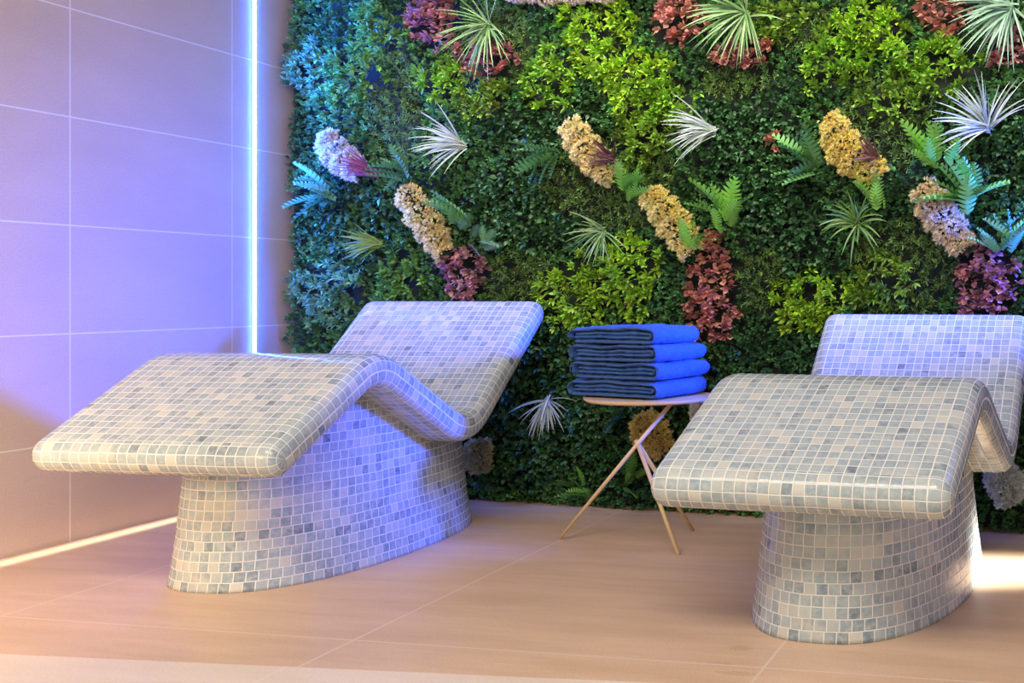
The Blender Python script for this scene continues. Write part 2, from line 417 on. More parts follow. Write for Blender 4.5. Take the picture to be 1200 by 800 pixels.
# ------------------------------------------------------------------ side table and towels
TC = Vector((-.757, 4.12)); TZ = .515; hub = Vector((-.782, 4.02, .356))
tb = empty('side_table', (TC.x, TC.y, 0))
def lathe(prof, seg=64):
    V, Fc = [], []
    for r, z in prof:
        for i in range(seg):
            t = 2 * math.pi * i / seg; V.append((r * math.cos(t), r * math.sin(t), z))
    k = len(prof)
    for j in range(k - 1):
        for i in range(seg):
            i2 = (i + 1) % seg; Fc.append((j * seg + i, j * seg + i2, (j + 1) * seg + i2, (j + 1) * seg + i))
    Fc += [tuple(range(seg - 1, -1, -1)), tuple(range((k - 1) * seg, k * seg))]
    return V, Fc
V, Fc = lathe([(.2, TZ - .012), (.232, TZ - .011), (.238, TZ - .006), (.24, TZ + .003), (.2365, TZ + .003), (.233, TZ), (.05, TZ)])
mesh_obj('tabletop', V, Fc, M_GOLD, tb)
def loc(p): return Vector((p[0] - TC.x, p[1] - TC.y, p[2]))
for (f, top) in (((-1.074, 4.048, 0), (-.655, 4.005, TZ - .011)), ((-.601, 3.811, 0), None), ((-.606, 4.194, 0), None)):
    f = Vector(f)
    e_ = Vector(top) if top else hub + (f - hub).normalized() * -.012
    V, Fc = rod(loc(f) + Vector((0, 0, 0)), loc(e_), (.0075, .0085))
    V = [Vector((p.x, p.y, max(p.z, 0))) for p in V]
    lg = mesh_obj('leg', V, Fc, M_GOLD, tb, True)
tag(tb, 'small round beige metal table on crossed rod legs, carrying the folded blue towels', 'table')

Nn = Vector((-.699, 3.95)); Ld = (Vector((-1.071, 4.12)) - Nn).normalized(); Rd = Vector((-Ld.y, Ld.x)) * -1
if Rd.y < 0: Rd = -Rd
TH = .0635
PILE = bpy.data.textures.new('pile', 'CLOUDS'); PILE.noise_scale = .022; PILE.noise_depth = 3
def towel(idx, z0, wl_, dep, dx, dz_top, label):
    """ribbon folded into two nested Cs (profile along Ld x z), extruded along Rd"""
    r = random.Random(idx * 13 + 5)
    th = TH / 4 * 1.0
    def cpath(x0, xr, zlo, zhi, lap=0.0, n=16):
        """fold at the right (x small); with `lap` the far end curls round and is tucked in too"""
        R = (zhi - zlo) / 2; zc = (zhi + zlo) / 2
        xl = x0 - R if lap else x0
        pts = [(x0 - R + R * math.cos(a), zc + R * math.sin(a)) for a in np.linspace(-lap, math.pi / 2, 11)[:-1]] if lap else []
        pts += [(xl - (xl - xr - R) * k / n, zhi) for k in range(n)]
        pts += [(xr + R - R * math.sin(a), zc + R * math.cos(a)) for a in np.linspace(0, math.pi, 11)]
        x1 = xl + r.uniform(-.012, .003)
        pts += [(xr + R + (x1 - xr - R) * k / n, zlo) for k in range(1, n + 1)]
        return pts
    root = empty('folded_towel', (Nn.x, Nn.y, z0))
    ph = [r.uniform(0, 6.28) for _ in range(8)]
    def wave(x, d, z):
        f = z / TH
        a = .0028 * math.sin(17 * x + ph[0] + 5 * d) + .0020 * math.sin(41 * x + ph[1] + 11 * d) + .0018 * math.sin(27 * d + ph[2]) + .0008 * math.sin(95 * x + ph[3] + 70 * d)
        if dz_top: a += .012 * math.exp(-((x - .13) / .09) ** 2) * f * (1 - d / dep * .6) * .8 - .007 * f * (x / wl_) ** 2
        return a * min(1, f * 1.3 + .0)
    def sheet(path, name, t, ins0, ins1):
        nd = 22; m = len(path); V, Fc = [], []
        nor = []
        for i in range(m):
            p0, p1 = path[max(i - 1, 0)], path[min(i + 1, m - 1)]
            v = Vector((p1[0] - p0[0], p1[1] - p0[1])).normalized(); nor.append(Vector((-v.y, v.x)))
        # closed section: outer side then inner side, with rounded ends
        sec = []
        for i in range(m): sec.append((Vector(path[i]) + nor[i] * t / 2))
        def cap(c_, ax, nr, sg):
            return [c_ + ax * t * .5 * math.sin(a) + nr * sg * t * .5 * math.cos(a) for a in (.6, 1.2, 1.95, 2.55)]
        sec += cap(Vector(path[-1]), (Vector(path[-1]) - Vector(path[-2])).normalized(), nor[-1], 1)
        for i in range(m - 1, -1, -1): sec.append((Vector(path[i]) - nor[i] * t / 2))
        sec += cap(Vector(path[0]), (Vector(path[0]) - Vector(path[1])).normalized(), nor[0], -1)
        cz = [Vector(path[i]) for i in range(m)] + [Vector(path[-1])] * 4 + [Vector(path[i]) for i in range(m - 1, -1, -1)] + [Vector(path[0])] * 4
        k = len(sec)
        for j in range(nd + 1):
            s = j / nd; d = ins0 + (dep - ins0 - ins1) * s
            edge = min(j, nd - j); q = (0.35, .8, 1.0)[min(edge, 2)]       # rounded cut edges
            dd = d + (0.0012 if edge == 0 else 0)
            for c_, p_ in zip(cz, sec):
                p = c_ + (p_ - c_) * q
                jit = .0025 * math.sin(30 * p.x + ph[4]) + .0015 * math.sin(77 * p.x + ph[5] + 60 * p.y)
                x = p.x + .0035 * math.sin(19 * d + ph[6] + p.y * 40); z = max(p.y + wave(p.x, d, p.y), .0006)
                w = Ld * x + Rd * (dd + (jit if j < 3 else 0))
                V.append((w.x, w.y, z))
        for j in range(nd):
            for i in range(k):
                i2 = (i + 1) % k; Fc.append((j * k + i, j * k + i2, (j + 1) * k + i2, (j + 1) * k + i))
        for base in (0, nd * k):              # cut ends of the ribbon, filled strip by strip
            A_ = list(range(m)); B_ = [2 * m + 3 - i for i in range(m)]
            q4 = [(A_[i], A_[i + 1], B_[i + 1], B_[i]) for i in range(m - 1)]
            q4.append((A_[-1], m, m + 1, m + 2, m + 3, B_[-1]))
            q4.append((B_[0], 2 * m + 4, 2 * m + 5, 2 * m + 6, 2 * m + 7, A_[0]))
            Fc += [tuple(base + i for i in (f if base else reversed(f))) for f in q4]
        o = mesh_obj(name, V, Fc, M_TOWEL, root, True)
        bm = bmesh.new(); bm.from_mesh(o.data); bmesh.ops.recalc_face_normals(bm, faces=bm.faces); bm.to_mesh(o.data); bm.free()
        md = o.modifiers.new('sub', 'SUBSURF'); md.levels = 1; md.render_levels = 2
        dm = o.modifiers.new('pile', 'DISPLACE'); dm.texture = PILE; dm.strength = .0075; dm.mid_level = .55; dm.texture_coords = 'GLOBAL'
        return o
    outer = cpath(wl_, dx, th * .52, TH - th * .52, (.95, .5, .8, .35)[idx])
    inner = cpath(wl_ - .024 - r.uniform(0, .012), dx + .022, th * 1.58, TH - th * 1.58)
    of = sheet(outer, 'outer_fold', th, 0, 0)
    sheet(inner, 'inner_fold', th, .004 + r.uniform(0, .004), .004)
    # stitched hem line along the front edge of the outer layer
    HV, HF = [], []
    for i, (x, z) in enumerate(outer):
        w = Ld * x + Rd * (-.0008); zz = max(z + wave(x, 0, z), .002)
        for a in range(6):
            an = a * math.pi / 3; tn = Vector(outer[min(i + 1, len(outer) - 1)]) - Vector(outer[max(i - 1, 0)]); tn.normalize()
            off = Vector((-tn.y, tn.x)) * math.cos(an) * .0016; dd = Rd * math.sin(an) * .0016
            HV.append((w.x + Ld.x * off.x + dd.x, w.y + Ld.y * off.x + dd.y, zz + off.y))
        if i:
            for a in range(6): HF.append(((i - 1) * 6 + a, (i - 1) * 6 + (a + 1) % 6, i * 6 + (a + 1) % 6, i * 6 + a))
    mesh_obj('hem', HV, HF, M_HEM, of, True)
    return tag(root, label, 'towel', 'folded towels stacked on the side table')
zt = TZ + .0035
labels = ['folded navy blue towel lying on the metal tabletop, lowest of the stack', 'folded navy blue towel second from the bottom of the stack',
          'folded navy blue towel second from the top of the stack', 'folded navy blue towel on top of the stack with its inner folds gaping']
for i, (w_, dp, dx_) in enumerate(((.395, .335, .0), (.385, .345, .0), (.39, .335, .004), (.395, .30, .012))):
    towel(i, zt + i * (TH + .0012), w_, dp, dx_, i == 3, labels[i])

# ------------------------------------------------------------------ planting: leaf kits (x across, y along the leaf, z up off the leaf plane)
def leaf_round():
    V = np.array([(0, 0, 0), (-.34, .3, .08), (-.38, .62, .10), (0, 1, -.02), (.38, .62, .10), (.34, .3, .08), (0, .5, 0)], float)
    T = np.array([(0, 6, 1), (1, 6, 2), (2, 6, 3), (3, 6, 4), (4, 6, 5), (5, 6, 0)])
    return V, T
def leaf_lance(w=.2, bend=.12):
    V = np.array([(0, 0, 0), (-w * .8, .3, .05), (-w, .55, .03), (0, 1, -bend), (w, .55, .03), (w * .8, .3, .05), (0, .45, -.02)], float)
    T = np.array([(0, 6, 1), (1, 6, 2), (2, 6, 3), (3, 6, 4), (4, 6, 5), (5, 6, 0)])
    return V, T
def leaf_fern(n=9, w=.2):
    """narrow frond: midrib with toothed leaflets either side"""
    V = [(0, 0, 0)]; T = []
    for i in range(n + 1):
        s = i / n; V.append((0, s, -.22 * s * s))
    for sgn in (-1, 1):
        for i in range(n):
            s = (i + .5) / n; ww = w * (math.sin(math.pi * min(1, .18 + s * .8)) ** .8 + .05)
            k = len(V); zz = -.22 * s * s + .05
            V += [(sgn * ww * .8, min(1.0, s + .02), zz), (sgn * ww, min(1.0, s + .5 / n + .03), zz)]
            for t in ((1 + i, k, k + 1), (1 + i, k + 1, 2 + i)): T.append(t if sgn > 0 else t[::-1])
    return np.array(V, float), np.array(T)
def frames(dirs, roll):
    """rotation matrices whose y column is dirs"""
    y = dirs / np.linalg.norm(dirs, axis=1, keepdims=True)
    ref = np.tile(np.array([0.0, 0, 1.0]), (len(y), 1)); bad = abs(y[:, 2]) > .95; ref[bad] = (1, 0, 0)
    x = np.cross(y, ref); x /= np.linalg.norm(x, axis=1, keepdims=True); z = np.cross(x, y)
    c, s = np.cos(roll)[:, None], np.sin(roll)[:, None]
    x2 = x * c + z * s; z2 = -x * s + z * c
    return np.stack([x2, y, z2], axis=2)
def scatter(kit, pos, dirs, roll, size, cols):
    V, T = kit; n = len(pos)
    R = frames(dirs, roll)
    P = np.einsum('nij,kj->nki', R, V) * size[:, None, None] + pos[:, None, :]
    TT = (T[None] + (np.arange(n) * len(V))[:, None, None]).reshape(-1, 3)
    C = np.repeat(cols[:, None, :], len(V), axis=1)
    # leaves pale slightly towards the tip: their own colouring
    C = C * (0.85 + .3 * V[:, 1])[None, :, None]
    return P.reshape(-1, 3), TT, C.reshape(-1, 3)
def merge(parts):
    Vs, Ts, Cs, o = [], [], [], 0
    for V, T, C in parts:
        Vs.append(V); Ts.append(T + o); Cs.append(C); o += len(V)
    return np.concatenate(Vs), np.concatenate(Ts), np.concatenate(Cs)
E3 = np.array([eg.x, eg.y, 0.0]); N3 = np.array([ng.x, ng.y, 0.0]); Z3 = np.array([0, 0, 1.0])
B0 = np.array([P0.x, P0.y, 0.0])
def wp(t, z, d): return B0 + np.outer(t, E3) + np.outer(z, Z3) + np.outer(d, N3)
def jitter_cols(base, n, amt=.18, hue=.06):
    b = np.array(base)[None] * (1 + rng.normal(0, amt, (n, 1)))
    b = b * (1 + rng.normal(0, hue, (n, 3)))
    return np.clip(b, .002, .95)
def sprigs(kit, t, z, d, k, size, col, spread, up=.25, amt=.2, length=.02, out=1.0):
    """a sprig at every (t, z): k leaves fanned about a stem that points out of the wall"""
    n = len(t)
    ax = N3 * out + np.outer(rng.normal(0, .35, n), E3) + np.outer(rng.normal(up, .35, n), Z3)
    ax /= np.linalg.norm(ax, axis=1, keepdims=True)
    base = wp(t, z, d)
    pos, dirs, sz, cc = [], [], [], []
    cs = jitter_cols(col, n, amt)
    for j in range(k):
        az = 2.4 * j + rng.uniform(0, 6.28, n) * .25
        tilt = spread * (1.15 - .8 * j / k) + rng.normal(0, .12, n)
        u = np.cross(ax, Z3); u /= np.linalg.norm(u, axis=1, keepdims=True); w = np.cross(ax, u)
        dr = ax * np.cos(tilt)[:, None] + (u * np.cos(az)[:, None] + w * np.sin(az)[:, None]) * np.sin(tilt)[:, None]
        pos.append(base + ax * (length * j / k)); dirs.append(dr); sz.append(size * rng.uniform(.75, 1.2, n) * (1.1 - .35 * j / k))
        cc.append(cs * rng.uniform(.8, 1.2, (n, 1)))
    pos, dirs, sz, cc = map(np.concatenate, (pos, dirs, sz, cc))
    return scatter(kit, pos, dirs, rng.normal(0, .5, len(pos)), sz, np.clip(cc, 0, .95))

# where which plant grows: ellipses given as seen in the photograph, turned into wall metres
def ell(u, v, ru, rv):
    t, z = wall_uv(u, v); t2, _ = wall_uv(u + ru, v); _, z2 = wall_uv(u, v + rv)
    return t, z, abs(t2 - t), abs(z - z2)
LIME = [  # u, v, ru, rv, rgb, label
    (640, 92, 26, 34, 0), (700, 45, 36, 50, 1), (745, 98, 34, 40, 1), (778, 45, 1, 1, -1), (775, 118, 34, 30, 0), (752, 160, 30, 30, 2),
    (668, 345, 36, 42, 1), (735, 320, 32, 46, 1), (980, 70, 40, 34, 0), (1018, 30, 40, 34, 1), (1100, 75, 48, 30, 0), (1050, 118, 36, 26, 2),
    (948, 355, 44, 32, 1), (1032, 330, 40, 30, 2), (438, 38, 28, 34, 3), (518, 96, 26, 24, 0), (466, 322, 24, 34, 3),
    (380, 345, 38, 34, 4), (352, 82, 28, 26, 4), (408, 88, 34, 30, 3), (905, 25, 40, 24, 2), (560, 118, 30, 20, 2)]
LCOL = [(.22, .42, .035), (.31, .52, .035), (.20, .34, .04), (.15, .33, .07), (.16, .38, .20)]  # last tone has the LED's blue light mixed into the leaf colour
LIME = [x for x in LIME if x[4] >= 0]
DARK = [(600, 250, 75, 60), (880, 180, 60, 60), (920, 270, 60, 60), (640, 145, 60, 36), (600, 520, 80, 60), (850, 120, 40, 30), (390, 250, 70, 40),
        (690, 450, 160, 60), (1180, 180, 40, 60), (560, 440, 60, 50), (1175, 440, 50, 100)]
FINE = [(455, 130, 30, 90), (560, 60, 60, 60), (700, 210, 70, 50), (730, 210, 60, 60), (1040, 140, 60, 60), (1050, 320, 60, 60), (930, 30, 60, 30), (860, 90, 50, 25), (890, 330, 30, 40), (600, 325, 50, 30)]
RED = [(504, 22, 32, 34), (567, 68, 34, 24), (542, 318, 27, 34), (793, 22, 33, 30), (868, 62, 36, 22), (833, 345, 32, 64), (1108, 15, 34, 25), (1178, 55, 26, 24), (1155, 330, 40, 44), (908, 165, 8, 11)]
Elime = [ell(*x[:4]) for x in LIME]; Edark = [ell(*x) for x in DARK]; Efine = [ell(*x) for x in FINE]; Ered = [ell(*x) for x in RED]
def inside(t, z, e, k=1.0):
    return ((t - e[0]) / (e[2] * k)) ** 2 + ((z - e[1]) / (e[3] * k)) ** 2 < 1
def noise2(t, z, s, ph):
    return np.sin(t * s + ph) * np.sin(z * s * 1.13 + ph * 2.1) + .6 * np.sin(t * s * 2.3 + z * s * 1.7 + ph * 3) + .4 * np.sin(z * s * 3.1 - t * s * 2.2 + ph)
ZTOP = 2.42
def grid(step, jit=.45):
    t = np.arange(tL + .045, tR, step); z = np.arange(.015, ZTOP, step)
    T_, Z_ = np.meshgrid(t, z); n = T_.size
    return T_.ravel() + rng.uniform(-jit, jit, n) * step, np.maximum(Z_.ravel() + rng.uniform(-jit, jit, n) * step, .012)
def relief(t, z): return .014 * noise2(t, z, 9, 1.3) + .008 * noise2(t, z, 23, 4.0)
# boxwood mat everywhere except under the lime and red plants
def region(t, z):
    """0 box, 1 dark broad, 2 fine, 3 lime, 4 red"""
    r = np.zeros(len(t), int)
    wob = .18 * noise2(t, z, 31, 2.2)
    jt, jz = t + wob * .03, z + wob * .03
    for e in Edark: r[inside(jt, jz, e)] = 1
    for e in Efine: r[inside(jt, jz, e)] = 2
    for e in Elime: r[inside(jt, jz, e)] = 3
    for e in Ered: r[inside(jt, jz, e, .95)] = 4
    return r
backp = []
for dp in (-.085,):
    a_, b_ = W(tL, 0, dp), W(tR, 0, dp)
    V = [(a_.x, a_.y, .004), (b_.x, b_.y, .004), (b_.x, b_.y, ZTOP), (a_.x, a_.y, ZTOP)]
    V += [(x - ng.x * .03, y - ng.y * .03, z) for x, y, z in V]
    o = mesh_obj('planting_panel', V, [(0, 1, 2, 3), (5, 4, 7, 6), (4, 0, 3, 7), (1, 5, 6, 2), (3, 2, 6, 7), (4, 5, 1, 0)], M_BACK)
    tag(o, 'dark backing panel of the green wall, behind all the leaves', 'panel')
DB = -.055
t, z = grid(.024); r = region(t, z)
tone = noise2(t, z, 5, .7)
parts = []
s = (r == 0) & (tone > -.3)
parts.append(sprigs(leaf_round(), t[s], z[s], DB + relief(t[s], z[s]) + rng.uniform(0, .02, s.sum()), 11, .019, (.10, .25, .07), 1.15, amt=.3, length=.03))
s = (r == 0) & (tone <= -.3)
parts.append(sprigs(leaf_round(), t[s], z[s], DB + relief(t[s], z[s]) + rng.uniform(0, .02, s.sum()), 11, .019, (.060, .165, .050), 1.15, amt=.3, length=.03))
V, T, C = merge(parts); tag(big_mesh('boxwood_foliage', V, T, C, M_LEAF), 'small round green boxwood leaves covering most of the green wall', 'foliage', kind='stuff')
s = r == 1
t1, z1 = t[s][::2], z[s][::2]
t1 = np.concatenate([t1, t1 + .012]); z1 = np.concatenate([z1, np.maximum(z1 - .011, .012)])
V, T, C = sprigs(leaf_lance(.33, .2), t1, z1, DB + relief(t1, z1) + rng.uniform(-.01, .02, len(t1)), 7, .031, (.052, .135, .045), 1.2, up=-.1, amt=.35, length=.03)
tag(big_mesh('ivy_foliage', V, T, C, M_LEAF), 'dark green broad pointed leaves in the darker patches of the green wall', 'foliage', kind='stuff')
s = r == 2
V, T, C = sprigs(leaf_lance(.12, .05), t[s], z[s], DB + relief(t[s], z[s]) + rng.uniform(0, .02, s.sum()), 14, .023, (.14, .25, .055), 1.1, up=.3, amt=.3, length=.035)
tag(big_mesh('feathery_foliage', V, T, C, M_LEAF), 'fine olive green feathery leaves between the bright bushes', 'foliage', kind='stuff')

# lime bushes, each one plant
def place_name(u, v):
    return ''
LIME_LAB = ['lime bush left of the tall bright bush, near the top middle of the plant wall', 'brightest lime bush at the top, midway between the two upper red clusters',
    'lime bush low left of the second red cluster at the top', 'lime bush directly beneath the red cluster of the top middle', 'olive lime bush above the middle dark purple tuft',
    'bright lime bush just above the left side of the towel stack', 'bright lime bush left of the middle cream flower spike and red leaves', 'lime bush in the upper right, left of the olive feathery patch',
    'bright lime bush at the top edge, right of centre', 'lime bush beneath the top right red cluster', 'olive lime bush above the right purple tuft', 'bright lime bush above the left corner of the right lounger headrest',
    'olive lime bush under the spiky green tuft above the right lounger', 'green bush in the blue lit area at the top, left of the purple red cluster', 'lime bush under the upper left grass tuft',
    'green bush left of the left cream flower spike, above the left headrest', 'pale teal lit bush low in the left corner behind the left lounger', 'teal lit bush near the top of the left corner',
    'blue green bush high on the left, right of the corner bush', 'olive bush along the top edge beside the middle grass tuft', 'olive bush under the left red cluster of the top']
for (e, x, lab) in zip(Elime, LIME, LIME_LAB):
    n = int(e[2] * e[3] * math.pi / (.026 * .024)) + 6
    a = rng.uniform(0, 6.283, n); q = np.sqrt(rng.uniform(0, 1, n))
    wb = 1.12 + .2 * np.sin(3 * a + e[0] * 9) + .16 * np.sin(5 * a + e[1] * 7)
    tt = e[0] + e[2] * wb * q * np.cos(a); zz = e[1] + e[3] * wb * q * np.sin(a)
    ok = (tt > tL + .03); tt, zz, q = tt[ok], zz[ok], q[ok]
    dd = DB + .015 + .035 * (1 - q ** 2) + relief(tt, zz)
    base = np.array(LCOL[x[4]])
    V, T, C = sprigs(leaf_lance(.2, .10), tt, zz, dd, 9, .036, tuple(base), .95, up=.35, amt=.22, length=.03)
    tag(big_mesh('leafy_bush', V, T, C, M_LEAF), lab, 'bush', 'bright leafy bushes in the green wall')

# red leaved plants
RED_LAB = ['dusky red leaved plant at the top left, left of the first grass tuft', 'red leaved plant under the first grass tuft near the top left', 'purplish red leaved plant below the left cream flower spike',
    'rust red leaved plant at the top middle, left of the long green tuft', 'rust red leaved plant under the long green tuft of the top middle', 'tall column of rust red leaves right above the towels',
    'rust red leaved plant at the top right, left of the teal tuft', 'pinkish red leaved plant under the teal tuft in the top right corner', 'purplish red leaved plant above the right lounger headrest', 'tiny lone red sprig in the dark patch right of centre']
RCOL = [(.34, .14, .16), (.36, .13, .12), (.42, .20, .22), (.42, .17, .12), (.44, .17, .12), (.50, .20, .13), (.42, .17, .12), (.42, .18, .17), (.42, .18, .19), (.42, .17, .10)]
for e, lab, c0 in zip(Ered, RED_LAB, RCOL):
    n = int(e[2] * e[3] * math.pi / (.026 ** 2)) + 3
    a = rng.uniform(0, 6.283, n); q = np.sqrt(rng.uniform(0, 1, n))
    wb = 1 + .14 * np.sin(3 * a + e[0] * 9) + .1 * np.sin(5 * a + e[1] * 7)
    tt = e[0] + e[2] * wb * q * np.cos(a); zz = e[1] + e[3] * wb * q * np.sin(a)
    dd = DB + .03 + .03 * (1 - q ** 2)
    V, T, C = sprigs(leaf_round(), tt, zz, dd, 6, .029, c0, 1.1, up=.3, amt=.28, length=.016)
    tag(big_mesh('red_leaf_plant', V, T, C, M_LEAF), lab, 'plant', 'red leaved plants in the green wall')

# spiky tufts: blades fan from a crown
def blade_tuft(u, v, n, L, w, aim, fan, droop, cols, seed, d0=.0, outk=.6, bright=None):
    rg = np.random.default_rng(seed)
    t0, z0 = wall_uv(u, v); Vs, Ts, Cs = [], [], []
    o = 0; K = 7
    for i in range(n):
        ang = math.radians(aim) + rg.normal(0, 1) * math.radians(fan) if fan < 100 else rg.uniform(0, 6.283)
        ln = L * rg.uniform(.55, 1.12); ok = outk * rg.uniform(.35, 1.4)
        dv = np.array([math.cos(ang), math.sin(ang), ok]); dv /= np.linalg.norm(dv)
        p = np.array([t0 + rg.normal(0, .008), z0 + rg.normal(0, .008), d0 + rg.uniform(-.01, .01)])
        dr = dv.copy(); c = np.array(cols[rg.integers(len(cols))]) * rg.uniform(.75, 1.25)
        tw = rg.normal(0, .5); ww = w * rg.uniform(.7, 1.2)
        for k in range(K + 1):
            s_ = k / K
            side = np.cross(dr, np.array([math.sin(tw), math.cos(tw) * .3, 1.0])); side /= np.linalg.norm(side) + 1e-9
            nrm = np.cross(side, dr)
            half = ww * .5 * (1 - s_ ** 2.2) * (.55 + 1.2 * min(s_, .4)) + .0004
            for q, hh in ((-1, 0), (0, -.25), (1, 0)):
                pt = p + side * half * q + nrm * half * hh * 2
                pt[2] = max(pt[2], -.07)
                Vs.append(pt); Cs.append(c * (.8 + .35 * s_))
            if k < K:
                b = o + 3 * k
                for q in (0, 1): Ts += [(b + q, b + q + 1, b + q + 4), (b + q, b + q + 4, b + q + 3)]
            p = p + dr * ln / K
            dr = dr + np.array([0, -droop / K, -.25 / K]); dr /= np.linalg.norm(dr)
        o += 3 * (K + 1)
    Vs = np.array(Vs)
    return wp(Vs[:, 0], np.maximum(Vs[:, 1], .006), Vs[:, 2]), np.array(Ts), np.clip(np.array(Cs), 0, .95)
WHITE = [(.48, .54, .48), (.56, .60, .55), (.38, .46, .34)]
GREY = [(.19, .32, .11), (.26, .40, .14), (.12, .25, .07)]
GRN = [(.10, .22, .04), (.16, .30, .05), (.20, .34, .10)]
TEAL = [(.16, .28, .20), (.20, .34, .22), (.26, .40, .26)]
PURP = [(.10, .025, .03), (.15, .04, .045), (.07, .02, .022)]
TUFTS = [
 ('white_spiky_plant', 549, 172, 44, .205, .0068, 168, 26, .55, WHITE, 'white spiky tuft above the left cream spike, blades sweeping left'),
 ('white_spiky_plant', 840, 155, 44, .20, .0068, 178, 24, .55, WHITE, 'white spiky tuft in the middle of the wall, below the long green tuft'),
 ('white_spiky_plant', 1160, 152, 50, .21, .0075, 128, 46, .5, WHITE, 'white spiky tuft at the upper right, below the teal tuft'),
 ('white_spiky_plant', 646, 468, 42, .16, .007, -90, 46, .55, WHITE, 'white spiky tuft hanging low, left of the side table'),
 ('grass_tuft', 578, 32, 60, .23, .0065, 215, 60, .5, GREY, 'grey green grass tuft at the top left between two red plants'),
 ('grass_tuft', 878, 18, 56, .24, .010, 205, 52, .5, GREY, 'long bladed grey green tuft at the top middle beside rust red leaves'),
 ('grass_tuft', 1188, 12, 56, .24, .010, 205, 50, .5, TEAL, 'teal grass tuft in the top right corner'),
 ('grass_tuft', 452, 285, 34, .17, .009, 182, 24, .25, GRN, 'dark green grass tuft above the left headrest, blades pointing left'),
 ('grass_tuft', 712, 272, 36, .16, .006, 215, 42, .5, GREY, 'wispy green tuft above the towels, left of the cream spike'),
 ('grass_tuft', 1008, 262, 40, .15, .009, 100, 75, .9, GRN, 'green star shaped tuft above the right lounger headrest'),
 ('purple_tuft', 450, 205, 40, .17, .007, 152, 15, .15, [(.16, .02, .10), (.24, .05, .14)], 'violet bladed tuft on the blue lit left side of the wall'),
 ('purple_tuft', 726, 190, 44, .12, .006, 150, 30, .2, PURP, 'dark maroon tuft beside the middle upper cream cluster'),
 ('purple_tuft', 1030, 186, 30, .10, .010, 140, 40, .2, [(.13, .055, .045), (.18, .08, .06)], 'brown maroon tuft beside the right upper cream cluster')]
for i, (nm, u, v, n, L, w, aim, fan, dr, cols, lab) in enumerate(TUFTS):
    V, T, C = blade_tuft(u, v, n, L, w, aim, fan, dr, cols, 100 + i, .03 if nm != 'purple_tuft' else .045, .55)
    tag(big_mesh(nm, V, T, C, M_BLADE, smooth=False), lab, 'plant', {'w': 'white spiky tufts', 'g': 'grass tufts', 'p': 'purple tufts'}[nm[0]] + ' in the green wall')

# cream flower spikes
def floret():
    """little upright star of pointed petals"""
    V = []; T = []
    for k in range(4):
        a = k * 1.5708; c, s_ = math.cos(a), math.sin(a); b = len(V)
        V += [(0, -.1, 0), (.16 * c - .15 * s_, .5, .16 * s_ + .15 * c), (.42 * c, 1, .42 * s_), (.16 * c + .15 * s_, .5, .16 * s_ - .15 * c)]
        T += [(b, b + 1, b + 2), (b, b + 2, b + 3)]
    V += [(0, 0, 0), (-.12, .5, 0), (0, 1.15, 0), (.12, .5, 0)]; b = len(V) - 4; T += [(b, b + 1, b + 2), (b, b + 2, b + 3)]
    return np.array(V, float), np.array(T)
def cream(pts, rad, n, col, seed):
    """florets packed over a fat spike that follows pts"""
    rg = np.random.default_rng(seed)
    tz = [wall_uv(*p) for p in pts]; seg = []
    for i in range(n):
        s_ = rg.uniform(0, 1) * (len(tz) - 1); k = min(int(s_), len(tz) - 2); f = s_ - k
        c = np.array(tz[k]) * (1 - f) + np.array(tz[k + 1]) * f
        g = s_ / (len(tz) - 1); rr = rad * (math.sin(math.pi * (.16 + .72 * g)) ** .6) * rg.uniform(.75, 1.1)
        rr *= 1 + .18 * math.sin(9 * g * 6.28 / 2 + seed)
        a = rg.uniform(-.25, math.pi + .25)
        dx = math.cos(a); ou = math.sin(a)
        ax = np.array(tz[-1]) - np.array(tz[0]); ax /= np.linalg.norm(ax); sd = np.array([ax[1], -ax[0]])
        p = c + sd * dx * rr + ax * rg.normal(0, .3) * rr * .4
        seg.append((p[0], p[1], .005 + ou * rr * .9, sd[0] * dx, sd[1] * dx, ou))
    S = np.array(seg)
    pos = wp(S[:, 0], np.maximum(S[:, 1], .01), S[:, 2]); dirs = np.outer(S[:, 3], E3) + np.outer(S[:, 4], Z3) + np.outer(S[:, 5] + .25, N3) + rg.normal(0, .25, (n, 3))
    cols = np.clip(np.array(col)[None] * (1 + rg.normal(0, .12, (n, 1))) * (1 + rg.normal(0, .04, (n, 3))), .05, .95)
    V, T, C = scatter(floret(), pos, dirs, rg.uniform(0, 6, n), rg.uniform(.012, .020, n), cols)
    return V, T, C
CR = (.72, .54, .27)
